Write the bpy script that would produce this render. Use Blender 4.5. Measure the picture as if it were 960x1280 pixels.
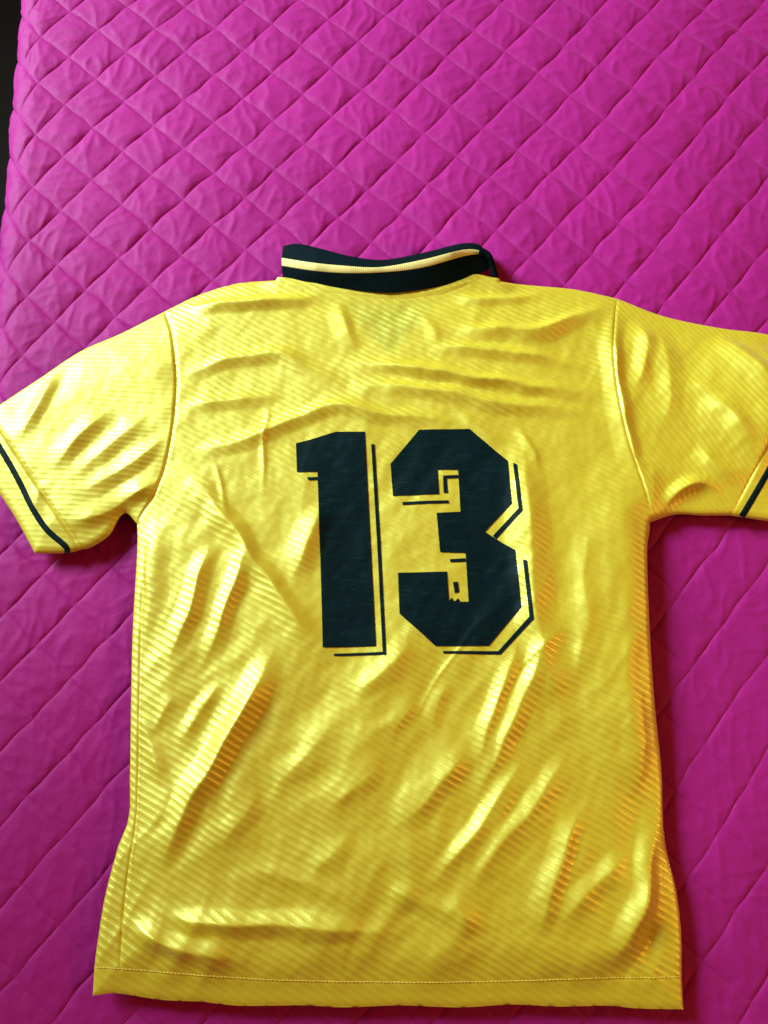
import bpy, bmesh, math
import numpy as np

scene = bpy.context.scene
for o in list(bpy.data.objects):
    bpy.data.objects.remove(o)

# ------------------------------------------------------------------ camera, light, exposure
TILT = math.radians(17.0)          # camera leans this far from straight down
CAM_H = 0.80                       # metres above the bedspread
FOCAL = 1035.0                     # in pixels of the 960 x 1280 photograph
cam_data = bpy.data.cameras.new('camera')
cam_data.sensor_fit = 'VERTICAL'
cam_data.sensor_height = 24.0
cam_data.lens = FOCAL / 1280.0 * 24.0
cam_data.clip_start = 0.02
cam_data.clip_end = 50.0
cam = bpy.data.objects.new('camera', cam_data)
cam.location = (0, 0, CAM_H)
cam.rotation_euler = (TILT, 0, 0)
scene.collection.objects.link(cam)
scene.camera = cam

world = bpy.data.worlds.new('World')
scene.world = world
world.use_nodes = True
bg = world.node_tree.nodes['Background']
bg.inputs['Color'].default_value = (1.0, 0.42, 0.13, 1)     # dim warm light of the room
bg.inputs['Strength'].default_value = 0.21

def area_light(name, loc, target, size, size_y, power, colour, spread=180):
    d = bpy.data.lights.new(name, 'AREA')
    d.shape = 'RECTANGLE'; d.size = size; d.size_y = size_y
    d.energy = power; d.color = colour; d.spread = math.radians(spread)
    o = bpy.data.objects.new(name, d)
    o.location = loc
    v = np.array(target, float) - np.array(loc, float)
    from mathutils import Vector
    o.rotation_euler = Vector(v).to_track_quat('-Z', 'Y').to_euler()
    scene.collection.objects.link(o)
    return o

area_light('window_light', (-2.2, 1.85, 1.50), (0.05, 0.70, 0), 1.0, 1.35, 27.0, (0.68, 0.96, 1.0), 52)
area_light('room_lamp', (2.0, -0.1, 1.25), (0, 0.2, 0), 0.6, 0.6, 13.0, (1.0, 0.47, 0.11))

scene.view_settings.view_transform = 'Standard'
scene.view_settings.look = 'None'
scene.view_settings.exposure = 0.0
scene.view_settings.gamma = 1.0
scene.view_settings.use_curve_mapping = False
scene.render.engine = 'CYCLES'
scene.render.resolution_x = 768
scene.render.resolution_y = 1024

# ------------------------------------------------------------------ helpers
CT, ST = math.cos(TILT), math.sin(TILT)

def px(points, z=0.005):
    """photo pixels -> world xy on the horizontal plane at height z (the bed they lie on)"""
    p = np.asarray(points, float).reshape(-1, 2)
    u = p[:, 0] - 480.0
    v = 640.0 - p[:, 1]
    dy = v * CT + FOCAL * ST
    dz = v * ST - FOCAL * CT
    t = (np.asarray(z) - CAM_H) / dz
    return np.stack([u * t, dy * t], 1)

def to_px(x, y, z=0.0):
    zz = z - CAM_H
    yc = y * CT + zz * ST
    dc = y * ST - zz * CT
    return 480 + FOCAL * x / dc, 640 - FOCAL * yc / dc

rng = np.random.RandomState(7)
_perm = rng.permutation(512)
_ang = rng.rand(512) * 2 * math.pi
_gx, _gy = np.cos(_ang), np.sin(_ang)

def noise(x, y, seed=0):
    """2D gradient noise, about -0.7 .. 0.7"""
    x = np.asarray(x, float) + seed * 17.13
    y = np.asarray(y, float) + seed * 9.71
    xi = np.floor(x).astype(int); yi = np.floor(y).astype(int)
    xf = x - xi; yf = y - yi
    def g(a, b):
        h = _perm[(_perm[(xi + a) & 511] + yi + b) & 511]
        return _gx[h] * (xf - a) + _gy[h] * (yf - b)
    sx = xf * xf * xf * (xf * (xf * 6 - 15) + 10)
    sy = yf * yf * yf * (yf * (yf * 6 - 15) + 10)
    n0 = g(0, 0) * (1 - sx) + g(1, 0) * sx
    n1 = g(0, 1) * (1 - sx) + g(1, 1) * sx
    return n0 * (1 - sy) + n1 * sy

def sstep(a, b, x):
    t = np.clip((x - a) / (b - a), 0, 1)
    return t * t * (3 - 2 * t)

def poly_dist(x, y, line):
    """distance, signed side (+ = left of travel), place along the line 0..1"""
    line = np.asarray(line)
    seg = np.hypot(*(line[1:] - line[:-1]).T)
    cum = np.concatenate([[0], np.cumsum(seg)])
    best = np.full(x.shape, 1e9); sd = np.zeros(x.shape); pos = np.zeros(x.shape)
    for k in range(len(line) - 1):
        a = line[k]; d = line[k + 1] - a; L = seg[k]
        if L < 1e-9:
            continue
        d = d / L
        rx = x - a[0]; ry = y - a[1]
        t = np.clip(rx * d[0] + ry * d[1], 0, L)
        qx = rx - t * d[0]; qy = ry - t * d[1]
        dist = np.hypot(qx, qy)
        m = dist < best
        best = np.where(m, dist, best)
        sd = np.where(m, d[0] * ry - d[1] * rx, sd)
        pos = np.where(m, (cum[k] + t) / cum[-1], pos)
    return best, sd, pos

def smooth_line(pts, n):
    """Catmull-Rom through pts, resampled to n points by length"""
    p = np.asarray(pts, float)
    if len(p) > 2:
        q = np.vstack([2 * p[0] - p[1], p, 2 * p[-1] - p[-2]])
        out = []
        for k in range(1, len(q) - 2):
            t = np.linspace(0, 1, 24, endpoint=False)[:, None]
            a, b, c, d = q[k - 1], q[k], q[k + 1], q[k + 2]
            out.append(0.5 * (2 * b + (c - a) * t + (2 * a - 5 * b + 4 * c - d) * t ** 2 + (3 * b - a - 3 * c + d) * t ** 3))
        p = np.vstack(out + [p[-1:]])
    s = np.concatenate([[0], np.cumsum(np.hypot(*(p[1:] - p[:-1]).T))])
    t = np.linspace(0, s[-1], n)
    return np.stack([np.interp(t, s, p[:, 0]), np.interp(t, s, p[:, 1])], 1)

def coons(top, bottom, left, right, nu, nv):
    T, B = smooth_line(top, nu), smooth_line(bottom, nu)
    L, R = smooth_line(left, nv), smooth_line(right, nv)
    u = np.linspace(0, 1, nu)[None, :, None]; v = np.linspace(0, 1, nv)[:, None, None]
    S = (1 - v) * T[None] + v * B[None] + (1 - u) * L[:, None] + u * R[:, None]
    S -= (1 - u) * (1 - v) * T[0] + u * (1 - v) * T[-1] + (1 - u) * v * B[0] + u * v * B[-1]
    return S

def link(o, parent=None):
    scene.collection.objects.link(o)
    if parent is not None:
        o.parent = parent
        pl = np.zeros(3)
        q = parent
        while q is not None:
            pl += np.array(q.location); q = q.parent
        o.matrix_parent_inverse.identity()
        o.location = tuple(-pl) if o.get('world_verts') else o.location
    return o

def mesh_obj(name, verts, faces, mat, parent=None, smooth=True):
    me = bpy.data.meshes.new(name)
    v = np.asarray(verts, float)
    f = np.asarray(faces) if not isinstance(faces, list) else None
    if parent is not None:
        q = parent
        while q is not None:                       # parents only carry a location
            v = v - np.array(q.location); q = q.parent
    if f is not None:
        n, k = f.shape
        me.vertices.add(len(v)); me.vertices.foreach_set('co', v.ravel())
        me.loops.add(n * k); me.loops.foreach_set('vertex_index', f.ravel().astype(np.int32))
        me.polygons.add(n); me.polygons.foreach_set('loop_start', np.arange(0, n * k, k, dtype=np.int32))
        me.update(calc_edges=True)
    else:
        me.from_pydata(v.tolist(), [], faces)
    if smooth:
        me.polygons.foreach_set('use_smooth', np.ones(len(me.polygons), bool))
    me.update()
    me.materials.append(mat)
    o = bpy.data.objects.new(name, me)
    scene.collection.objects.link(o)
    if parent is not None:
        o.parent = parent
    return o

def grid_faces(nv, nu, flip=False):
    idx = np.arange(nv * nu).reshape(nv, nu)
    a, b, c, d = idx[:-1, :-1], idx[:-1, 1:], idx[1:, 1:], idx[1:, :-1]
    f = np.stack([a, d, c, b], -1).reshape(-1, 4)
    return f[:, ::-1] if flip else f

def empty(name, loc, label, cat):
    o = bpy.data.objects.new(name, None)
    o.location = loc; o.empty_display_size = 0.05
    o['label'] = label; o['category'] = cat
    scene.collection.objects.link(o)
    return o

# ------------------------------------------------------------------ materials
def new_mat(name):
    m = bpy.data.materials.new(name)
    m.use_nodes = True
    nt = m.node_tree
    return m, nt, nt.nodes['Principled BSDF']

class G:
    """tiny node-graph writer"""
    def __init__(s, nt): s.nt = nt
    def n(s, kind, **kw):
        nd = s.nt.nodes.new(kind)
        for k, v in kw.items(): setattr(nd, k, v)
        return nd
    def put(s, sock, v):
        if isinstance(v, bpy.types.NodeSocket): s.nt.links.new(v, sock)
        else: sock.default_value = v
    def math(s, op, a, b=0.0, c=0.0):
        nd = s.n('ShaderNodeMath', operation=op)
        s.put(nd.inputs[0], a); s.put(nd.inputs[1], b); s.put(nd.inputs[2], c)
        return nd.outputs[0]
    def noise(s, vec, scale, detail=3.0, rough=0.5):
        nd = s.n('ShaderNodeTexNoise')
        s.put(nd.inputs['Vector'], vec)
        nd.inputs['Scale'].default_value = scale; nd.inputs['Detail'].default_value = detail
        nd.inputs['Roughness'].default_value = rough
        return nd.outputs['Fac']
    def ramp(s, v, a, b, lo=0.0, hi=1.0):
        nd = s.n('ShaderNodeMapRange')
        s.put(nd.inputs[0], v); nd.inputs[1].default_value = a; nd.inputs[2].default_value = b
        nd.inputs[3].default_value = lo; nd.inputs[4].default_value = hi
        return nd.outputs[0]
    def mix(s, f, a, b):
        nd = s.n('ShaderNodeMix', data_type='RGBA')
        s.put(nd.inputs[0], f); s.put(nd.inputs[6], a); s.put(nd.inputs[7], b)
        return nd.outputs[2]
    def bump(s, h, dist, strength=1.0, normal=None):
        nd = s.n('ShaderNodeBump')
        nd.inputs['Strength'].default_value = strength
        nd.inputs['Distance'].default_value = dist
        s.put(nd.inputs['Height'], h)
        if normal is not None: s.put(nd.inputs['Normal'], normal)
        return nd.outputs['Normal']

def satin(name, angle, spacing=0.0060, rib=1.0, base=(0.80, 0.595, 0.004), neck=None):
    """shiny polyester knit with shadow ribs running at 'angle' (degrees from +x)"""
    m, nt, b = new_mat(name); g = G(nt)
    co = g.n('ShaderNodeTexCoord').outputs['Object']
    sep = g.n('ShaderNodeSeparateXYZ'); g.put(sep.inputs[0], co)
    a = math.radians(angle)
    wob = g.math('MULTIPLY', g.math('SUBTRACT', g.noise(co, 9.0, 2.0), 0.5), 0.012)
    s = g.math('ADD', g.math('MULTIPLY', sep.outputs[0], -math.sin(a)), g.math('MULTIPLY', sep.outputs[1], math.cos(a)))
    s = g.math('ADD', s, wob)
    w = g.math('SINE', g.math('MULTIPLY', s, 2 * math.pi / spacing))
    w = g.ramp(w, -0.55, 0.75)                                   # 0 = matte band, 1 = shiny rib
    # the knit's own fine stitches, and places where the ribs are pressed flat
    knit = g.noise(co, 900.0, 1.0)
    patch = g.ramp(g.noise(co, 16.0, 3.0), 0.36, 0.64, 0.55, 1.0)
    w2 = g.math('MULTIPLY', w, patch)
    col = g.mix(g.math('MULTIPLY', w2, 0.55 * rib), (base[0] * 0.86, base[1] * 0.84, base[2], 1), (min(base[0] * 1.22, 1), base[1] * 1.24, base[2] * 2.2, 1))
    if neck is not None:
        # the front collar points show through the thin back below the neck, a little darker and greener
        nx, ny = neck
        dx = g.math('ABSOLUTE', g.math('SUBTRACT', sep.outputs[0], nx))
        dv = g.math('SUBTRACT', ny, sep.outputs[1])
        v = g.math('SUBTRACT', 0.082, g.math('ADD', g.math('MULTIPLY', dx, 1.15), g.math('MULTIPLY', dv, 0.95)))
        v = g.math('ADD', v, g.math('MULTIPLY', g.math('SUBTRACT', g.noise(co, 35.0, 3.0), 0.5), 0.02))
        msk = g.math('MULTIPLY', g.ramp(v, -0.002, 0.016), g.ramp(dv, 0.010, 0.030))
        col = g.mix(g.math('MULTIPLY', msk, 0.48), col, (base[0] * 0.42, base[1] * 0.56, base[2] * 2.0, 1))
    g.put(b.inputs['Base Color'], col)
    b.inputs['Roughness'].default_value = 0.6
    b.inputs['Specular IOR Level'].default_value = 0.3
    b.inputs['Sheen Weight'].default_value = 0.10
    b.inputs['Sheen Roughness'].default_value = 0.5
    n1 = g.bump(g.math('ADD', w2, g.math('MULTIPLY', knit, 0.5)), 0.00032 * rib, 1.0)
    g.put(b.inputs['Normal'], n1)
    gl = g.n('ShaderNodeBsdfGlossy')
    gl.inputs['Color'].default_value = (0.88, 0.89, 0.27, 1)
    g.put(gl.inputs['Roughness'], g.math('SUBTRACT', g.math('ADD', 0.46, g.math('MULTIPLY', knit, 0.06)), g.math('MULTIPLY', w2, 0.07 * rib)))
    g.put(gl.inputs['Normal'], n1)
    mx = g.n('ShaderNodeMixShader')
    g.put(mx.inputs[0], g.math('ADD', 0.25, g.math('MULTIPLY', w2, 0.24 * rib)))
    g.put(mx.inputs[1], b.outputs[0]); g.put(mx.inputs[2], gl.outputs[0])
    out = [n for n in nt.nodes if n.type == 'OUTPUT_MATERIAL'][0]
    g.put(out.inputs['Surface'], mx.outputs[0])
    return m

def print_mat():
    m, nt, b = new_mat('printed_number'); g = G(nt)
    co = g.n('ShaderNodeTexCoord').outputs['Object']
    sep = g.n('ShaderNodeSeparateXYZ'); g.put(sep.inputs[0], co)
    a = math.radians(-29)
    s = g.math('ADD', g.math('MULTIPLY', sep.outputs[0], -math.sin(a)), g.math('MULTIPLY', sep.outputs[1], math.cos(a)))
    w = g.math('SINE', g.math('MULTIPLY', s, 2 * math.pi / 0.003))
    streak = g.n('ShaderNodeMapping'); g.put(streak.inputs[0], co)
    streak.inputs['Rotation'].default_value = (0, 0, math.radians(29)); streak.inputs['Scale'].default_value = (1, 8, 1)
    sp = g.ramp(g.noise(streak.outputs[0], 60.0, 4.0, 0.65), 0.56, 0.74)
    g.put(b.inputs['Base Color'], g.mix(g.math('MULTIPLY', sp, 0.5), (0.0008, 0.0095, 0.0115, 1), (0.004, 0.040, 0.044, 1)))
    b.inputs['Roughness'].default_value = 0.45
    b.inputs['Specular IOR Level'].default_value = 0.12
    g.put(b.inputs['Normal'], g.bump(g.math('ADD', w, g.noise(co, 700.0, 2.0)), 0.00012))
    return m

def cloth_mat(name, colour, rough=0.8, rib=None, sheen=0.15, spec=0.25):
    m, nt, b = new_mat(name); g = G(nt)
    co = g.n('ShaderNodeTexCoord').outputs['Object']
    v = g.ramp(g.noise(co, 40.0, 4.0), 0.3, 0.7, 0.86, 1.12)
    c = g.n('ShaderNodeHueSaturation'); c.inputs['Color'].default_value = (*colour, 1); g.put(c.inputs['Value'], v)
    g.put(b.inputs['Base Color'], c.outputs[0])
    b.inputs['Roughness'].default_value = rough
    b.inputs['Specular IOR Level'].default_value = spec
    b.inputs['Sheen Weight'].default_value = sheen
    h = g.noise(co, 1100.0, 2.0)
    if rib:
        sep = g.n('ShaderNodeSeparateXYZ'); g.put(sep.inputs[0], co)
        h = g.math('ADD', h, g.math('MULTIPLY', g.math('SINE', g.math('MULTIPLY', sep.outputs[0], 2 * math.pi / rib)), 0.3))
    g.put(b.inputs['Normal'], g.bump(h, 0.00025))
    return m

def quilt_mat():
    m, nt, b = new_mat('magenta_cotton'); g = G(nt)
    geo = g.n('ShaderNodeNewGeometry').outputs['Position']
    big = g.ramp(g.noise(geo, 5.0, 3.0), 0.3, 0.7, 0.93, 1.06)
    weave = g.noise(geo, 1400.0, 2.0)
    small = g.noise(geo, 75.0, 4.0, 0.6)
    c = g.n('ShaderNodeHueSaturation'); c.inputs['Color'].default_value = (0.36, 0.0098, 0.176, 1)
    g.put(c.inputs['Value'], big)
    g.put(b.inputs['Base Color'], c.outputs[0])
    b.inputs['Roughness'].default_value = 0.62
    b.inputs['Specular IOR Level'].default_value = 0.14
    b.inputs['Sheen Weight'].default_value = 0.07
    b.inputs['Sheen Roughness'].default_value = 0.45
    b.inputs['Sheen Tint'].default_value = (0.95, 0.45, 0.9, 1)
    n1 = g.bump(small, 0.0013, 0.7)
    g.put(b.inputs['Normal'], g.bump(weave, 0.0002, 0.6, n1))
    return m

def floor_mat():
    m, nt, b = new_mat('dark_floor'); g = G(nt)
    co = g.n('ShaderNodeTexCoord').outputs['Object']
    mp = g.n('ShaderNodeMapping'); g.put(mp.inputs[0], co); mp.inputs['Scale'].default_value = (1, 9, 1)
    g.put(b.inputs['Base Color'], g.mix(g.noise(mp.outputs[0], 6.0, 6.0), (0.005, 0.0025, 0.0014, 1), (0.012, 0.0065, 0.0038, 1)))
    b.inputs['Roughness'].default_value = 0.6
    b.inputs['Specular IOR Level'].default_value = 0.05
    return m

NECK_AT = px([(487, 362)], 0.01)[0] - np.array([0.01, 0.16])      # in the jersey's own coordinates
M_BODY = satin('yellow_satin_back', -29, neck=NECK_AT)
M_SLEEVE_L = satin('yellow_satin_sleeve', -4, 0.0054, 0.5)
M_SLEEVE_R = satin('yellow_satin_sleeve_turned', -57, 0.0056, 0.6)
M_HEM = satin('yellow_satin_hem', -29, 0.0060, 0.45)
M_CUFF = satin('yellow_satin_cuff', -4, 0.0054, 0.25)
M_THREAD = cloth_mat('yellow_thread', (0.80, 0.56, 0.06), 0.45, sheen=0.0, spec=0.5)
M_PRINT = print_mat()
M_COLLAR = cloth_mat('dark_green_knit', (0.0006, 0.0062, 0.0082), 0.8, rib=0.0022, sheen=0.0, spec=0.07)
M_CREAM = cloth_mat('cream_knit', (0.82, 0.66, 0.23), 0.75, rib=0.0022)
M_STRIPE = cloth_mat('dark_green_braid', (0.0005, 0.008, 0.010), 0.6, sheen=0.0, spec=0.1)
M_QUILT = quilt_mat()
M_FLOOR = floor_mat()

# ------------------------------------------------------------------ setting: floor and bed under the bedspread
FLOOR_Z = -0.56
fl = mesh_obj('floor', [(-4, -3, FLOOR_Z), (3, -3, FLOOR_Z), (3, 4, FLOOR_Z), (-4, 4, FLOOR_Z)], [(0, 1, 2, 3)], M_FLOOR, smooth=False)
fl['kind'] = 'structure'

# ------------------------------------------------------------------ bedspread: a sheet of quilted diamonds
# stitch crossings read from the photograph: row j -> {i: pixel}
NODES = {
    -8: {9: (743, 10), 10: (786, 30), 11: (829, 54), 12: (875, 80), 13: (920, 105)},
    -7: {10: (750, 73), 11: (792, 101), 12: (838, 127), 13: (883, 150), 14: (931, 172)},
    -6: {7: (593, 25), 8: (633, 50), 9: (675, 82), 10: (715, 111), 11: (758, 143), 12: (802, 170), 13: (846, 195), 14: (895, 213), 15: (944, 238)},
    -5: {6: (523, 33), 7: (560, 60), 8: (600, 90), 9: (640, 117), 12: (767, 206), 13: (812, 232), 14: (860, 260), 15: (907, 281)},
    -4: {4: (410, 10), 5: (446, 40), 6: (486, 69), 7: (527, 93), 8: (564, 122), 9: (606, 151), 10: (649, 178), 11: (688, 207), 13: (775, 273), 14: (822, 305), 15: (868, 333), 16: (920, 354)},
    -3: {3: (337, 17), 4: (375, 47), 5: (413, 73), 6: (450, 103), 7: (489, 128), 8: (531, 160), 9: (571, 187), 10: (610, 214), 13: (742, 311), 14: (787, 345)},
    -2: {2: (265, 22), 3: (302, 53), 4: (340, 82), 5: (375, 108), 6: (416, 137), 7: (453, 165)},
    -1: {3: (265, 82), 4: (303, 112), 5: (341, 143), 6: (378, 172), 7: (418, 201)},
    0: {0: (118, 25), 1: (153, 53), 2: (191, 82), 3: (228, 115), 4: (265, 142), 5: (303, 173), 6: (342, 205), 7: (381, 231)},
    1: {0: (80, 58), 1: (115, 86), 2: (150, 116), 3: (187, 146), 4: (225, 178)},
    2: {1: (77, 118), 2: (111, 146), 3: (149, 177), 4: (185, 206), 19: (855, 740)},
    3: {1: (43, 161), 2: (74, 186), 3: (110, 215), 4: (147, 247), 5: (184, 277), 6: (222, 309), 20: (867, 833)},
    4: {2: (37, 225), 3: (70, 253), 4: (106, 282), 5: (143, 316), 6: (183, 351), 20: (832, 890), 21: (880, 932)},
    5: {3: (34, 294), 4: (65, 322), 5: (101, 350), 6: (140, 387), 21: (855, 990)},
    6: {4: (31, 364), 5: (61, 394), 6: (100, 430)},
    7: {5: (26, 437)},
    10: {8: (10, 675), 9: (46, 715), 10: (86, 752), 11: (129, 796)},
    11: {9: (5, 763), 10: (40, 804), 11: (82, 845), 12: (125, 892)},
    12: {11: (35, 897), 12: (78, 937)},
}
_ij = np.array([(i, j) for j, r in NODES.items() for i in r], float)
_w = px([r[i] for j, r in NODES.items() for i in r], 0.0)
_B = np.stack([np.ones(len(_ij)), _ij[:, 0], _ij[:, 1]], 1)
_A, *_ = np.linalg.lstsq(_B, _w, rcond=None)
_res = _w - _B @ _A

def lattice(i, j):
    """sheet position of lattice coordinates (i along one stitch direction, j along the other)"""
    i = np.asarray(i, float); j = np.asarray(j, float)
    base = _A[0] + i[..., None] * _A[1] + j[..., None] * _A[2]
    num = np.zeros(i.shape + (2,)); den = np.full(i.shape, 0.02)
    for (a, b), r in zip(_ij, _res):
        w = np.exp(-((i - a) ** 2 + (j - b) ** 2) / (2 * 0.75 ** 2)) + 0.02 * np.exp(-((i - a) ** 2 + (j - b) ** 2) / (2 * 3.0 ** 2))
        num += w[..., None] * r; den += w
    jit = np.stack([noise(i * 1.7, j * 1.7, 41), noise(i * 1.7, j * 1.7, 42)], -1) * 0.0030
    return base + num / den[..., None] + jit

EDGE_R = 0.055                                   # rounded edge of the mattress
_e = px([(49, 0), (21, 340)], 0.0)
_ed = (_e[1] - _e[0]) / np.hypot(*(_e[1] - _e[0]))     # along the edge, towards the foot end
_en = np.array([_ed[1], -_ed[0]])                      # outward, away from the bed
if _en[0] > 0: _en = -_en
DROP = 0.40

def drape(x, y):
    """sheet xy -> position and normal on the bed; past the edge line the sheet bends down"""
    e = (x - _e[0, 0]) * _en[0] + (y - _e[0, 1]) * _en[1]
    ang = np.clip(e / EDGE_R, 0, math.pi / 2)
    extra = np.clip(e - EDGE_R * math.pi / 2, 0, None)
    out = np.where(e <= 0, 0, EDGE_R * np.sin(ang))
    z = np.where(e <= 0, 0, -EDGE_R * (1 - np.cos(ang)) - extra)
    ee = np.minimum(e, 0) + out
    X = x + (ee - e) * _en[0]; Y = y + (ee - e) * _en[1]
    nx = np.sin(ang) * _en[0]; ny = np.sin(ang) * _en[1]; nz = np.cos(ang)
    return X, Y, z, nx, ny, nz, e

def quilt_points(i, j):
    s = i - np.floor(i.mean()); t = j - np.floor(j.mean())
    P = lattice(i, j)
    x, y = P[..., 0], P[..., 1]
    soft = sstep(0.42, 0.02, y - 0.12 * x)                       # stretched flatter towards the foot end
    def prof(s, a, keep):
        s = np.clip(s, 0, 1)
        f = a * np.clip(np.sin(np.pi * s), 0, 1) ** 0.95 + (1 - a) * (1 - np.exp(-s * (1 - s) * 20))
        return f * (1 - keep) + keep
    fs = prof(s, 0.48 - 0.25 * soft, 0.10 * soft)
    ft = prof(t, 0.48 - 0.25 * soft, 0.42 * soft)
    cell = 1.0 + 0.35 * noise(np.floor(i.mean()) * 0.73 + 0 * i, np.floor(j.mean()) * 0.81 + 0 * j, 3)
    puff = fs * ft * (1 - 0.22 * np.exp(-(s * (1 - s) / 0.022) ** 2)) * (1 - 0.22 * (1 - 0.5 * soft) * np.exp(-(t * (1 - t) / 0.022) ** 2))
    amp = (0.0026 - 0.0012 * soft) * cell
    # small puckers pulled out of the stitch lines
    wx = x + 0.012 * noise(x * 22, y * 22, 5); wy = y + 0.012 * noise(x * 22, y * 22, 6)
    r1 = 1 - np.abs(noise(wx * 52, wy * 20, 1)) * 3.0
    r2 = 1 - np.abs(noise(wx * 24, wy * 60, 2)) * 3.0
    r3 = noise(x * 55, y * 55, 8)
    gate = 0.5 + 0.9 * noise(x * 17, y * 17, 9)
    puck = (np.clip(r1, 0, 1) ** 2 * 0.0018 * np.clip(gate, 0, 1) + np.clip(r2, 0, 1) ** 2 * 0.0013 * np.clip(1 - gate, 0, 1) + r3 * 0.0007)
    h = amp * puff + puck * np.clip(puff * 1.3, 0, 1) * (1 - 0.35 * soft)
    swell = 0.0022 * noise(x * 7, y * 7, 11) - 0.0022
    X, Y, Z, nx, ny, nz, e = drape(x, y)
    h = h - 0.0115 + swell
    h = np.minimum(h, 0.0 + 0.004 * np.clip(e / 0.03, 0, 1))
    return np.stack([X + nx * h, Y + ny * h, Z + nz * h], -1), e

def cell_grid(ci, cj, n):
    k = np.linspace(0, 1, n + 1)
    k = 0.35 * k + 0.65 * (0.5 - 0.5 * np.cos(np.pi * k))          # closer together at the stitch lines
    return np.meshgrid(ci + k, cj + k)

# the jersey's outline (needed to see which diamonds it hides)
OUT_PX = [(353, 350), (300, 352), (250, 366), (205, 387), (150, 415), (100, 437), (50, 470), (0, 503), (-52, 541),
          (-20, 590), (15, 642), (42, 691), (82, 690), (112, 683), (135, 668), (148, 646), (158, 641), (171, 655), (170, 690), (164, 800),
          (161, 960), (160, 1020), (146, 1060), (130, 1120), (118, 1190), (114, 1246), (145, 1243), (200, 1251), (300, 1258), (480, 1259),
          (700, 1258), (800, 1262), (856, 1263), (856, 1180), (846, 1110), (832, 1050), (828, 960), (818, 860), (812, 760),
          (810, 690), (813, 652), (845, 642), (880, 643), (915, 643), (975, 652), (1070, 450), (1015, 432), (960, 416), (900, 408), (830, 393), (772, 371),
          (720, 360), (660, 354), (618, 350)]

def inside(x, y, poly):
    c = np.zeros(np.shape(x), bool)
    p = np.asarray(poly, float)
    for a, b in zip(p, np.roll(p, -1, 0)):
        m = ((a[1] > y) != (b[1] > y)) & (x < (b[0] - a[0]) * (y - a[1]) / (b[1] - a[1] + 1e-12) + a[0])
        c ^= m
    return c

spread = empty('bedspread', (0.15, 0.35, 0.0), 'magenta pink quilted bedspread with stitched diamond pattern under the yellow jersey', 'bedspread')
seen, rest = [], []
for ci in range(-30, 50):
    for cj in range(-42, 34):
        c = lattice(np.array([ci + .5]), np.array([cj + .5]))[0]
        X, Y, Z, *_n, e = drape(c[0:1], c[1:2])
        if e[0] > DROP + EDGE_R * 1.5 or not (-0.55 < Y[0] < 1.72) or X[0] > 1.05:
            continue
        corner = lattice(np.array([ci, ci + 1, ci, ci + 1, ci + .5]), np.array([cj, cj, cj + 1, cj + 1, cj + .5]))
        cx, cy, cz, *_m = drape(corner[:, 0], corner[:, 1])
        u, v = to_px(cx, cy, cz)
        vis = ((u > 0) & (u < 960) & (v > 0) & (v < 1280) & ~inside(u, v, OUT_PX)).any() and e[0] < 0.055
        d = abs(u.mean() - 480) / 480 + abs(v.mean() - 640) / 640
        (seen if vis else rest).append((ci, cj, u.mean(), v.mean()))
seen.sort(key=lambda q: -q[3])
rest += seen[300:]; seen = seen[:300]
NQ = 26
for ci, cj, u, v in seen:
    ii, jj = cell_grid(ci, cj, NQ)
    V, _x = quilt_points(ii, jj)
    mesh_obj('quilted_diamond', V.reshape(-1, 3), grid_faces(NQ + 1, NQ + 1), M_QUILT, spread)
vs, fs_, off = [], [], 0
for ci, cj, u, v in rest:
    n = 16 if (-150 < u < 1110 and -150 < v < 1430) else 6
    ii, jj = cell_grid(ci, cj, n)
    V, _x = quilt_points(ii, jj)
    vs.append(V.reshape(-1, 3)); fs_.append(grid_faces(n + 1, n + 1) + off); off += (n + 1) ** 2
o = mesh_obj('quilted_field', np.vstack(vs), np.vstack(fs_), M_QUILT, spread)
o['kind'] = 'stuff'
print('diamonds', len(seen), 'rest', len(rest))

# ------------------------------------------------------------------ jersey: height of the cloth above the bed
SEAM_L = [(205, 387), (216, 420), (222, 470), (220, 520), (212, 570), (198, 612), (178, 642), (171, 655)]      # armholes
SEAM_R = [(772, 371), (767, 405), (764, 450), (770, 500), (780, 545), (795, 590), (808, 630), (813, 652)]
CUFF_L = [(-14, 514), (20, 566), (52, 614), (87, 666), (99, 686)]
CUFF_R = [(1015, 432), (985, 500), (950, 570), (915, 643)]
SIDE_L = [(171, 655), (180, 690), (176, 800), (173, 960), (170, 1030), (161, 1085), (154, 1150), (150, 1212)]
HEM = [(150, 1212), (240, 1219), (340, 1226), (480, 1229), (620, 1228), (740, 1224), (854, 1223)]

W_ = lambda pts: px(pts, 0.005)
TOP_BACK = [(205, 387), (250, 366), (300, 352), (353, 350), (385, 356), (430, 361), (490, 365), (550, 358), (590, 346), (618, 350), (660, 354), (720, 360), (772, 371)]
SIDE_R = [(813, 652), (810, 690), (812, 760), (818, 860), (828, 960), (832, 1050), (846, 1110), (853, 1165), (854, 1223)]
HEM_PX = [(114, 1246), (145, 1243), (200, 1251), (250, 1253.5), (300, 1258.5), (380, 1258), (430, 1260.5), (500, 1258), (575, 1260.5), (640, 1257), (700, 1259.5), (760, 1258.5), (800, 1262), (856, 1263)]
SIDE_OUT = [(170.2, 654.5), (170, 690), (164, 800), (161, 960), (160, 1020), (146, 1060), (130, 1120), (120, 1180), (116, 1212)]
TOP_SL = [(-14, 514), (0, 503), (50, 470), (100, 437), (150, 415), (205, 387)]
BOT_SL = [(99, 686), (112, 683), (135, 668), (148, 646), (158, 641), (171, 655)]
CUFF_END_L = [(-52, 541), (-20, 590), (15, 642), (42, 691)]
CUFF_BOT_L = [(42, 691), (82, 690), (99, 686)]
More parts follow.
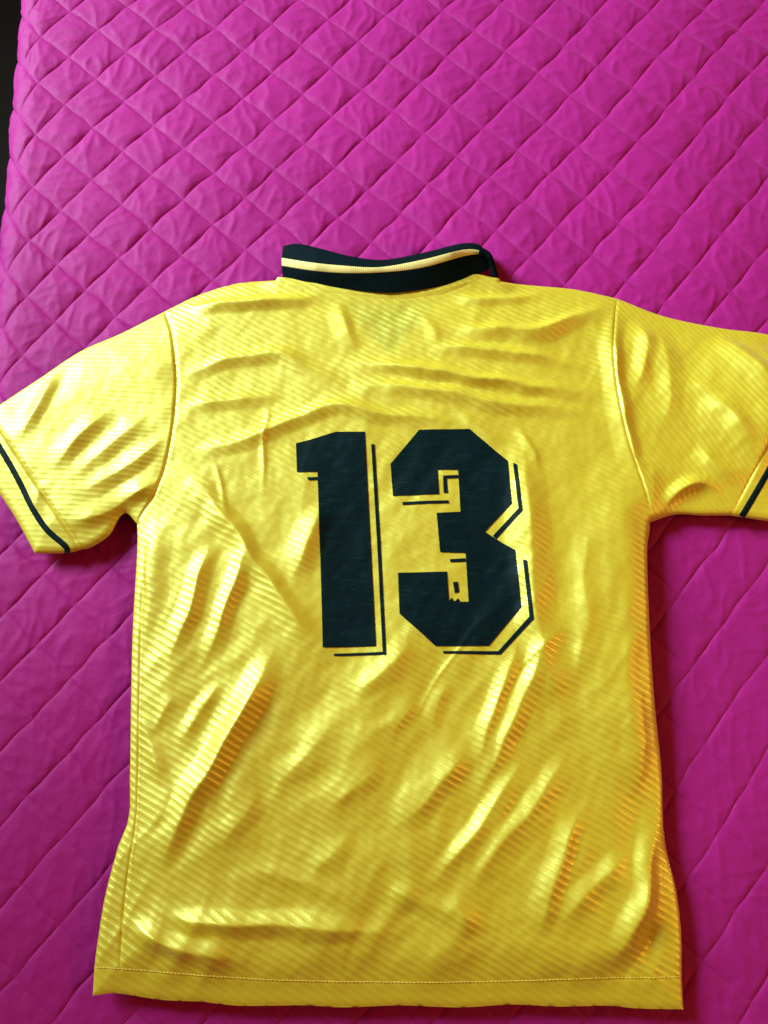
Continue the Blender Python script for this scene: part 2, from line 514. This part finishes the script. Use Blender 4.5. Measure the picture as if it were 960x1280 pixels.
TOP_SR = [(772, 371), (830, 393), (900, 408), (960, 416), (1015, 432)]
BOT_SR = [(813, 652), (845, 642), (880, 643), (915, 643)]
CUFF_END_R = [(1070, 450), (1022, 555), (975, 652)]
OUTLINE = np.vstack([smooth_line(W_(c), 28) for c in (
    TOP_BACK, TOP_SR, [(1015, 432), (1070, 450)], CUFF_END_R, [(975, 652), (915, 643)], BOT_SR[::-1], SIDE_R, [(854, 1223), (856, 1263)],
    HEM_PX[::-1], [(114, 1246), (116, 1212)], SIDE_OUT[::-1], BOT_SL[::-1], CUFF_BOT_L[::-1], CUFF_END_L[::-1], [(-52, 541), (-14, 514)], TOP_SL)])
NECK = smooth_line(W_([(353, 350), (385, 356), (430, 361), (490, 365), (550, 358), (590, 346), (618, 350)]), 40)
HEM_EDGE = smooth_line(W_(HEM_PX), 40)
LIGHT2D = np.array([-0.85, 0.52])

# fold crests traced on the cloth: pixels, height mm, half width of the window side mm, of the other side mm
FOLDS = [
    ([(352, 800), (322, 862), (285, 930), (250, 985), (222, 1040), (190, 1108)], 7.5, 9, 7),
    ([(266, 672), (247, 740), (224, 800), (205, 845)], 4.5, 7, 6),
    ([(314, 672), (290, 745), (270, 805), (250, 845)], 4.0, 6, 6),
    ([(225, 585), (290, 655), (335, 722), (385, 792), (445, 842)], 4.5, 9, 6),
    ([(405, 630), (382, 690), (358, 742)], 3.8, 10, 8),
    ([(515, 800), (474, 845), (430, 872)], 2.6, 7, 7),
    ([(592, 925), (552, 975), (520, 1012), (480, 1040)], 3.4, 11, 7),
    ([(430, 890), (380, 950), (325, 1010)], 2.4, 10, 9),
    ([(478, 950), (442, 985), (400, 1018)], 2.2, 8, 7),
    ([(440, 1040), (410, 1075), (380, 1095)], 2.0, 7, 7),
    ([(650, 790), (632, 850), (610, 910), (590, 985)], 3.2, 6, 5),
    ([(685, 785), (665, 840), (645, 890), (618, 950), (580, 1020)], 3.7, 6, 6),
    ([(660, 935), (605, 1025), (565, 1075), (520, 1130)], 3.6, 6, 8),
    ([(715, 930), (668, 1005), (630, 1050), (575, 1115)], 3.3, 6, 9),
    ([(724, 1005), (702, 1070), (682, 1130), (662, 1180)], 3.6, 8, 5),
    ([(795, 1055), (755, 1092), (720, 1125), (685, 1165)], 2.8, 6, 7),
    ([(824, 995), (813, 1070), (800, 1130), (775, 1180), (750, 1210)], 5.5, 7, 6),
    ([(832, 1150), (797, 1200), (765, 1250)], -3.0, 8, 8),
    ([(800, 650), (806, 740), (800, 810)], 2.8, 11, 8),
    ([(798, 850), (800, 950), (790, 1000)], 3.0, 10, 7),
    ([(650, 535), (657, 640), (663, 720), (672, 790), (692, 870), (705, 950)], 5.5, 11, 11),
    ([(812, 560), (816, 700), (822, 860), (832, 1040)], 8.5, 38, 7),
    ([(975, 430), (955, 510), (935, 610)], 10.0, 40, 12),
    ([(735, 640), (728, 720), (733, 800), (742, 880)], 1.6, 8, 8),
    ([(213, 386), (300, 384), (370, 378), (425, 364)], 3.8, 5, 6),
    ([(222, 478), (290, 453), (345, 447), (385, 465), (440, 482)], 2.4, 6, 6),
    ([(425, 460), (500, 462), (580, 477), (660, 488), (730, 498), (768, 512)], 3.8, 5, 5),
    ([(430, 484), (540, 492), (620, 508), (700, 515), (768, 530)], 2.8, 5, 6),
    ([(530, 440), (600, 441), (680, 453), (740, 470)], 2.8, 5, 5),
    ([(555, 412), (620, 416), (675, 418), (720, 398), (768, 382)], 4.0, 5, 8),
    ([(555, 374), (620, 376), (700, 366)], 2.2, 4, 5),
    ([(420, 380), (434, 412), (446, 446)], 2.2, 8, 4),
    ([(525, 395), (545, 420), (540, 445)], 1.4, 6, 4),
    ([(222, 512), (300, 503), (365, 498)], 1.8, 5, 5),
    ([(215, 568), (300, 556), (370, 526), (420, 511), (480, 522), (560, 530), (620, 545)], 2.6, 5, 6),
    ([(336, 505), (330, 560), (331, 630)], 0.9, 2.2, 2.0),
    ([(268, 575), (278, 610), (292, 660)], 0.9, 2.5, 2.0),
    ([(560, 505), (600, 540), (640, 560)], 1.2, 4, 4),
    ([(640, 535), (665, 570), (672, 600)], 1.4, 4, 3),
    ([(196, 645), (188, 700), (186, 760), (180, 820)], 4.5, 4, 10),
    ([(185, 1132), (250, 1148), (340, 1155), (430, 1160), (520, 1166)], 4.4, 6, 6),
    ([(152, 1146), (200, 1175), (260, 1195), (320, 1206)], 4.0, 6, 6),
    ([(173, 885), (193, 945), (213, 990)], 2.4, 5, 5),
    ([(220, 868), (200, 900), (185, 925)], 2.2, 5, 5),
    ([(275, 850), (240, 905), (215, 940)], 2.0, 5, 5),
    ([(330, 985), (300, 1030), (270, 1065)], 2.0, 6, 6),
    ([(520, 870), (500, 905), (490, 940)], 1.8, 7, 5),
    ([(560, 850), (545, 890), (535, 930)], 1.6, 6, 5),
    ([(470, 1095), (520, 1125), (600, 1150), (640, 1165)], 1.8, 6, 6),
    ([(560, 1110), (580, 1150), (600, 1180)], 1.4, 5, 5),
    ([(300, 1085), (380, 1100), (450, 1130)], 1.6, 6, 6),
    # left sleeve
    ([(75, 455), (52, 505), (28, 560)], 3.4, 6, 5),
    ([(140, 510), (98, 556), (62, 596)], 3.0, 8, 6),
    ([(185, 520), (130, 570), (85, 606)], 2.4, 7, 6),
    ([(212, 548), (155, 590), (92, 622)], 2.8, 7, 6),
    ([(208, 596), (165, 624), (122, 645), (80, 658)], 5.0, 9, 5),
    ([(60, 600), (45, 640), (52, 680)], 1.6, 6, 5),
    # right sleeve
    ([(771, 385), (766, 450), (779, 530), (796, 585), (812, 640)], 4.2, 9, 5),
    ([(786, 400), (806, 430), (800, 470), (780, 500)], 3.2, 7, 6),
    ([(812, 400), (830, 450), (835, 500), (815, 560)], 2.4, 8, 8),
    ([(870, 505), (905, 522), (938, 570)], 3.6, 7, 6),
    ([(865, 560), (900, 588), (935, 602)], 3.4, 7, 6),
    ([(895, 418), (930, 455), (965, 505)], 3.4, 10, 6),
    ([(855, 480), (895, 500), (930, 520)], 1.8, 7, 6),
    ([(818, 648), (846, 620), (876, 606), (905, 620)], 5.0, 6, 4),
    # stitched seams: shallow grooves
    (SEAM_L, -1.9, 1.6, 1.6), (SEAM_R, -1.0, 1.4, 1.4), (CUFF_L, -1.4, 1.3, 1.3), (CUFF_R, -1.4, 1.3, 1.3),
    (SIDE_L, -1.1, 1.4, 1.4), (HEM, -0.35, 1.2, 1.2),
    ([(380, 366), (430, 371), (490, 377), (550, 370), (585, 358)], -0.9, 1.3, 1.3),
    ([(360, 358), (430, 366), (490, 371), (550, 364), (595, 351)], 0.9, 1.6, 1.6),
]
_folds = []
for pts, A, w1, w2 in FOLDS:
    ln = smooth_line(W_(pts), max(8, 4 * len(pts)))
    d = ln[-1] - ln[0]
    nrm = np.array([-d[1], d[0]])
    lit_left = nrm @ LIGHT2D > 0
    yy = np.mean([q[1] for q in pts]); flat = abs(pts[-1][0] - pts[0][0]) > 2.0 * abs(pts[-1][1] - pts[0][1])
    if yy < 560 and flat and A > 0: A *= 1.35          # ripples across the shoulders
    if w1 >= 2.1 and A > 0: A *= min(1.0, 0.45 + np.hypot(*np.diff(ln, axis=0).T).sum() / 0.16)
    _folds.append((ln, A * 0.001, w1 * 0.001, w2 * 0.001, lit_left, w1 < 2.1))

def cloth_h(x, y):
    """height of the jersey's upper layer above the bedspread"""
    x = np.asarray(x, float); y = np.asarray(y, float)
    d, _s, _p = poly_dist(x, y, OUTLINE)
    dn, _s, _p = poly_dist(x, y, NECK)
    dh, _s, _p = poly_dist(x, y, HEM_EDGE)
    base = 0.0052 + 0.0055 * sstep(0, 0.05, d)
    base = base - 0.0022 * sstep(0.05, 0.0, dh)
    base = base + 0.0045 * sstep(0.030, 0.0, dn)
    wr = np.zeros_like(x)
    for ln, A, w1, w2, lit_left, seam in _folds:
        pad = 4.4 * max(w1, w2)
        lo, hi = ln.min(0) - pad, ln.max(0) + pad
        m = (x > lo[0]) & (x < hi[0]) & (y > lo[1]) & (y < hi[1])
        if not m.any():
            continue
        xm, ym = x[m], y[m]
        if not seam:
            xm = xm + 0.004 * noise(x[m] * 26, y[m] * 26, 21); ym = ym + 0.004 * noise(x[m] * 26, y[m] * 26, 22)
        dist, sd, pos = poly_dist(xm, ym, ln)
        left = sd > 0
        w = np.where(left == lit_left, w1, w2)
        # pinch: narrow at the start, spreading along the fold
        prof = np.exp(-(dist / w) ** 2 * (0.9 if seam else 0.29))
        if not seam:
            taper = sstep(0, 0.30, pos) * sstep(1.0, 0.55, pos)
            taper = np.where((pos <= 0) | (pos >= 1), 0, taper)
            dd = np.sqrt((dist / (2.0 * w)) ** 2 + 0.0025)
            tent = np.clip(1.05 - dd, 0, 1); tent = tent * tent * (1.6 - 0.6 * tent) * 0.55 + tent * 0.45
            prof = 0.35 * prof + 0.65 * tent
        else:
            taper = 1.0
        wr[m] += A * (1.0 if seam else 1.5) * prof * taper
    # loose small-scale crumpling, lying mostly along the pull of the cloth
    wx = x + 0.015 * noise(x * 13, y * 13, 31); wy = y + 0.015 * noise(x * 13, y * 13, 32)
    a = math.radians(58)
    p = wx * math.cos(a) + wy * math.sin(a); q = -wx * math.sin(a) + wy * math.cos(a)
    low = sstep(0.28, 0.05, y)
    cr = 1.0 - 2.2 * np.sqrt(noise(p * 14, q * 36, 33) ** 2 + 0.012)
    wr += np.clip(cr, -0.6, 1) * (0.0008 + 0.0012 * low) * (0.6 + noise(x * 9, y * 9, 34))
    wr += 0.0009 * noise(x * 38, y * 38, 35) + 0.0030 * noise(x * 10, y * 10, 36) + 0.0042 * low * noise(p * 6, q * 19, 38) + 0.00035 * noise(x * 110, y * 110, 37)
    # long shallow creases left from folding
    cw = np.abs(noise(p * 5, q * 17, 54))
    wr += 0.0010 * np.exp(-(cw / 0.06) ** 1.5) * np.clip(0.2 + 1.5 * noise(x * 7, y * 7, 56), 0, 1) * (0.35 + 0.65 * low)
    edge_calm = 0.35 + 0.65 * sstep(0.0, 0.03, d)
    hem_calm = 0.30 + 0.70 * sstep(0.0, 0.045, dh)
    z = np.maximum(base + wr * edge_calm * hem_calm, 0.0022)
    R = 0.0075
    roll = np.sqrt(np.clip(1 - (1 - np.clip(d / R, 0, 1)) ** 2, 0, 1))
    openend = sstep(0.012, 0.0, dh) * (d > dh - 1e-5)
    nearneck = sstep(0.010, 0.004, dn)
    roll = np.maximum(roll, nearneck)
    thin = 0.35 * openend
    return 0.0010 + (z - 0.0010) * np.maximum(roll, thin)

CELL = 0.00125
jersey = empty('football_jersey', (0.01, 0.16, 0.001), 'shiny yellow short sleeved football jersey lying back up with a dark number 13', 'jersey')

def panel(name, top, bottom, left, right, mat, parent, lift=0.0, cell=CELL):
    T, B, L, R = [W_(c) for c in (top, bottom, left, right)]
    ln = lambda c: np.hypot(*np.diff(c, axis=0).T).sum()
    nu = int(max(ln(T), ln(B)) / cell) + 2; nv = int(max(ln(L), ln(R)) / cell) + 2
    S = coons(T, B, L, R, nu, nv)
    x, y = S[..., 0], S[..., 1]
    z = cloth_h(x, y) + lift
    V = np.stack([x, y, z], -1).reshape(-1, 3)
    return mesh_obj(name, V, grid_faces(nv, nu), mat, parent)

panel('back_panel', TOP_BACK, HEM, SEAM_L + SIDE_L[1:], SEAM_R + SIDE_R[1:], M_BODY, jersey)
panel('side_strip', [(170.2, 654.5), (171, 655)], [(116, 1212), (150, 1212)],
      [(170.2, 654.5), (170, 690), (164, 800), (161, 960), (160, 1020), (146, 1060), (130, 1120), (120, 1180), (116, 1212)], SIDE_L, M_BODY, jersey)
hem = panel('hem_band', [(116, 1212), (150, 1212)] + HEM[1:], HEM_PX,
      [(116, 1212), (114, 1246)], [(854, 1223), (856, 1263)], M_HEM, jersey)
sl = panel('sleeve', [(-14, 514), (0, 503), (50, 470), (100, 437), (150, 415), (205, 387)], [(99, 686), (112, 683), (135, 668), (148, 646), (158, 641), (171, 655)],
      CUFF_L, SEAM_L, M_SLEEVE_L, jersey)
cl = panel('cuff', [(-52, 541), (-14, 514)], [(42, 691), (82, 690), (99, 686)], [(-52, 541), (-20, 590), (15, 642), (42, 691)], CUFF_L, M_CUFF, sl)
sr = panel('sleeve', [(772, 371), (830, 393), (900, 408), (960, 416), (1015, 432)], [(813, 652), (845, 642), (880, 643), (915, 643)], SEAM_R, CUFF_R, M_SLEEVE_R, jersey)
cr_ = panel('cuff', [(1015, 432), (1070, 450)], [(915, 643), (975, 652)], CUFF_R, [(1070, 450), (1022, 555), (975, 652)], M_CUFF, sr)

def ribbon(name, centre_px, width, mat, parent, lift=0.0009, n=90, across=5):
    """flat braid sewn on the cloth, following its height"""
    c = smooth_line(W_(centre_px), n)
    t = np.gradient(c, axis=0); t /= np.hypot(*t.T)[:, None]
    nn = np.stack([-t[:, 1], t[:, 0]], 1)
    k = np.linspace(-0.5, 0.5, across)
    S = c[:, None] + nn[:, None] * (k[None, :, None] * width)
    z = cloth_h(S[..., 0], S[..., 1]) + lift * np.where(np.abs(k) > 0.49, 0.2, 1.0)[None]
    V = np.concatenate([S, z[..., None]], -1).reshape(-1, 3)
    return mesh_obj(name, V, grid_faces(n, across, flip=True), mat, parent)

ribbon('dark_stripe', [(-24, 522), (0, 558), (22, 596), (42, 636), (60, 663), (82, 683), (83, 691)], 0.0058, M_STRIPE, cl)
ribbon('dark_stripe', [(1030, 437), (1000, 500), (966, 574), (946, 612), (928, 645)], 0.0062, M_STRIPE, cr_)

# lower layer: the jersey's front, face down on the bed
def under(name, quad, mat):
    T, B, L, R = [W_(c) for c in quad]
    S = coons(T, B, L, R, 40, 40)
    c = S.reshape(-1, 2).mean(0)
    S = c + (S - c) * 0.985
    V = np.concatenate([S, np.full(S.shape[:2] + (1,), 0.0006)], -1).reshape(-1, 3)
    return mesh_obj(name, V, grid_faces(40, 40), mat, jersey)
under('front_panel', (TOP_BACK, [(114, 1246), (300, 1258), (480, 1259), (700, 1258), (856, 1263)], SEAM_L + [(170, 690), (161, 960), (160, 1020), (130, 1120), (114, 1246)], SEAM_R + SIDE_R[1:] + [(856, 1263)]), M_BODY)

# ------------------------------------------------------------------ printed number
def drape_polys(name, polys, mat, parent, lift, step=0.0018):
    bm = bmesh.new()
    for pl in polys:
        w = px([(340 + a / 2.6667, 520 + b / 2.6667) for a, b in pl], 0.010)
        bm.faces.new([bm.verts.new((a, b, 0)) for a, b in w])
    bmesh.ops.triangulate(bm, faces=bm.faces[:])
    co = np.array([v.co for v in bm.verts])
    for ax in (0, 1):
        n = np.zeros(3); n[ax] = 1
        for c in np.arange(co[:, ax].min() + step * .5, co[:, ax].max(), step):
            p = np.zeros(3); p[ax] = c
            bmesh.ops.bisect_plane(bm, geom=bm.verts[:] + bm.edges[:] + bm.faces[:], plane_co=p, plane_no=n, dist=1e-7)
    co = np.array([v.co for v in bm.verts])
    z = cloth_h(co[:, 0], co[:, 1]) + lift
    off = np.array(parent.location) if parent.parent is None else np.array(parent.location) + np.array(parent.parent.location)
    for v, zz in zip(bm.verts, z):
        v.co = (v.co.x - off[0], v.co.y - off[1], zz - off[2])
    bmesh.ops.recalc_face_normals(bm, faces=bm.faces)
    if sum(f.normal.z for f in bm.faces) < 0:
        bmesh.ops.reverse_faces(bm, faces=bm.faces)
    for f in bm.faces: f.smooth = True
    me = bpy.data.meshes.new(name); bm.to_mesh(me); bm.free()
    me.materials.append(mat)
    o = bpy.data.objects.new(name, me); scene.collection.objects.link(o); o.parent = parent
    return o

one = drape_polys('digit', [[(80, 92), (150, 74), (215, 54), (310, 55), (328, 400), (347, 768), (170, 773), (160, 420), (152, 188), (84, 190)]], M_PRINT, jersey, 0.0006)
one['label'] = 'dark green figure 1'
drape_polys('drop_shadow', [[(331, 95), (342, 95), (362, 420), (381, 797), (207, 801), (207, 793), (369, 787), (350, 420)],
                            [(117, 207), (152, 205), (152, 215), (122, 217)]], M_PRINT, one, 0.0006)
three = drape_polys('digit', [[(395, 160), (490, 47), (658, 45), (785, 150), (797, 295), (710, 387), (745, 410), (808, 450), (828, 640), (722, 768), (545, 768), (425, 660),
                               (420, 523), (583, 520), (590, 618), (600, 606), (607, 620), (620, 608), (627, 620), (655, 620), (645, 458), (560, 455), (548, 325), (628, 320), (620, 180), (552, 180), (557, 262), (403, 268)]],
                    M_PRINT, jersey, 0.0006)
three['label'] = 'dark green figure 3'
drape_polys('drop_shadow', [[(570, 200), (620, 197), (620, 208), (582, 210), (586, 258), (572, 258)],
                            [(435, 288), (588, 282), (590, 292), (435, 298)],
                            [(592, 478), (645, 475), (645, 487), (594, 489)],
                            [(603, 555), (619, 553), (624, 588), (609, 592)],
                            [(802, 158), (815, 165), (831, 322), (747, 411), (735, 401), (818, 314)],
                            [(832, 483), (845, 488), (867, 682), (760, 797), (570, 792), (570, 784), (753, 785), (853, 673)]], M_PRINT, three, 0.0006)

# ------------------------------------------------------------------ collar: knitted band standing up behind the neck
def band(name, rows, mat, parent, n=90):
    """rows: list of (pixel curve, height curve) from the neck seam outwards"""
    R = []
    for pts, z in rows:
        c = smooth_line(pts, n)
        zz = np.interp(np.linspace(0, 1, n), np.linspace(0, 1, len(z)), z) if np.ndim(z) else np.full(n, z)
        w = px(c, zz)
        R.append(np.concatenate([w, zz[:, None]], 1))
    V = np.stack(R)
    return mesh_obj(name, V.reshape(-1, 3), grid_faces(len(rows), n, flip=True), mat, parent)

def between(a, b, k):
    a = smooth_line(a, 40); b = smooth_line(b, 40)
    return a * (1 - k) + b * k

C_BOT = [(354, 351), (390, 356), (430, 361), (490, 366), (550, 358), (590, 346), (612, 336)]
C_LO = [(352, 333), (390, 339), (430, 342), (480, 341), (530, 335), (580, 321), (610, 317)]      # lower edge of the pale stripe
C_HI = [(352, 321), (390, 327), (430, 331), (475, 333), (530, 323), (580, 311), (607, 314)]      # upper edge of the pale stripe
C_TOP = [(354, 309), (372, 306), (400, 312), (440, 322), (480, 326), (530, 317), (575, 306), (596, 306), (605, 312)]
zb = [0.006, 0.009, 0.011, 0.012, 0.011, 0.009, 0.008]
zl = [0.011, 0.019, 0.022, 0.022, 0.023, 0.023, 0.016]
zh = [0.012, 0.024, 0.025, 0.024, 0.026, 0.028, 0.018]
zt = [0.008, 0.019, 0.021, 0.020, 0.022, 0.022, 0.014]
avg = lambda a, b, k: [p * (1 - k) + q * k for p, q in zip(a, b)]
rows = []
for A_, za, B_, zb_ in ((C_BOT, zb, C_LO, zl), (C_LO, zl, C_HI, zh), (C_HI, zh, C_TOP, zt)):
    for k in (0, 0.25, 0.5, 0.75):
        rows.append((between(A_, B_, k), avg(za, zb_, k)))
rows.append((C_TOP, zt))
dn_ = [(a, b - 1.5) for a, b in C_TOP]
rows.append((dn_, [q * 0.75 for q in zt]))
rows.append((dn_, [q * 0.05 for q in zt]))
collar = band('collar', rows, M_COLLAR, jersey)
collar['label'] = 'dark green knitted polo collar'
srows = [(between(C_LO, C_HI, k), [q + (0.0007 if 0.1 < k < 0.85 else 0.0002) for q in avg(zl, zh, k)]) for k in (0.08, 0.2, 0.5, 0.78, 0.9)]
band('pale_stripe', srows, M_CREAM, collar)
# the collar's end folded round to the front at the right
E_IN = [(598, 318), (608, 322), (612, 334), (614, 347)]
E_OUT = [(600, 308), (613, 316), (620, 333), (624, 352)]
ez = [0.024, 0.021, 0.013, 0.006]
band('collar_end', [(E_IN, [q - 0.002 for q in ez]), (between(E_IN, E_OUT, .4), ez), (between(E_IN, E_OUT, .85), ez), (E_OUT, [q - 0.003 for q in ez]), (E_OUT, [0.001] * 4)], M_COLLAR, collar, 40)

# ------------------------------------------------------------------ visible stitches
def stitches(name, lines, parent, length=0.0024, gap=0.0014, width=0.0008, lift=0.0009, jit=0.0002):
    vs, fs, off = [], [], 0
    r = np.random.RandomState(5)
    for ln in lines:
        c = smooth_line(W_(ln), 400)
        s = np.concatenate([[0], np.cumsum(np.hypot(*np.diff(c, axis=0).T))])
        for a in np.arange(0, s[-1] - length, length + gap):
            pts = np.stack([np.interp([a, a + length / 2, a + length], s, c[:, k]) for k in (0, 1)], 1)
            pts += r.uniform(-jit, jit, (1, 2))
            d = pts[-1] - pts[0]; d /= np.hypot(*d) + 1e-9
            nn = np.array([-d[1], d[0]]) * width / 2
            z = cloth_h(pts[:, 0], pts[:, 1]) + lift * np.array([0.45, 1.0, 0.45])
            for k in range(3):
                for sgn, dz in ((-1, -0.0004), (0, 0), (1, -0.0004)):
                    vs.append((*(pts[k] + sgn * nn), z[k] + dz))
            fs += [(off + 3 * k + m, off + 3 * k + m + 1, off + 3 * k + m + 4, off + 3 * k + m + 3) for k in (0, 1) for m in (0, 1)]
            off += 9
    o = mesh_obj(name, vs, np.array(fs)[:, ::-1], M_THREAD, parent)
    o['kind'] = 'stuff'
    return o

stitches('stitching', [
    [(185, 665), (184, 690), (179, 800), (176, 960), (173, 1030), (165, 1085)],
    [(830, 1040), (838, 1085), (841, 1113), (829, 1116), (827, 1090), (829, 1075)],
    [(420, 372), (455, 376), (490, 379), (530, 375), (560, 367)],
], jersey, width=0.0006, lift=0.0006)
stitches('stitching', [[(118, 1210)] + [(a, b - 1.5) for a, b in HEM]], hem, length=0.0030, gap=0.0003, width=0.0009, lift=0.0008)
stitches('stitching', [[(a + 3, b - 3) for a, b in CUFF_L]], cl, length=0.0022, gap=0.0009, width=0.0006)

# ------------------------------------------------------------------ mattress under the bedspread
def bed_block():
    a = _e[0] - _ed * 0.6; b = _e[0] + _ed * 1.7
    ins = 0.012 - EDGE_R
    pts = [a - _en * 0.004 + _en * 0.03, b - _en * 0.004 + _en * 0.03, np.array([0.93, b[1]]), np.array([0.93, a[1]])]
    lo, hi = FLOOR_Z, -0.045
    V = [(p[0], p[1], lo) for p in pts] + [(p[0], p[1], hi) for p in pts]
    F = [(0, 1, 2, 3), (7, 6, 5, 4), (0, 4, 5, 1), (1, 5, 6, 2), (2, 6, 7, 3), (3, 7, 4, 0)]
    o = mesh_obj('bed', V, F, cloth_mat('mattress_cloth', (0.3, 0.28, 0.25)), smooth=False)
    o['kind'] = 'structure'
bed_block()
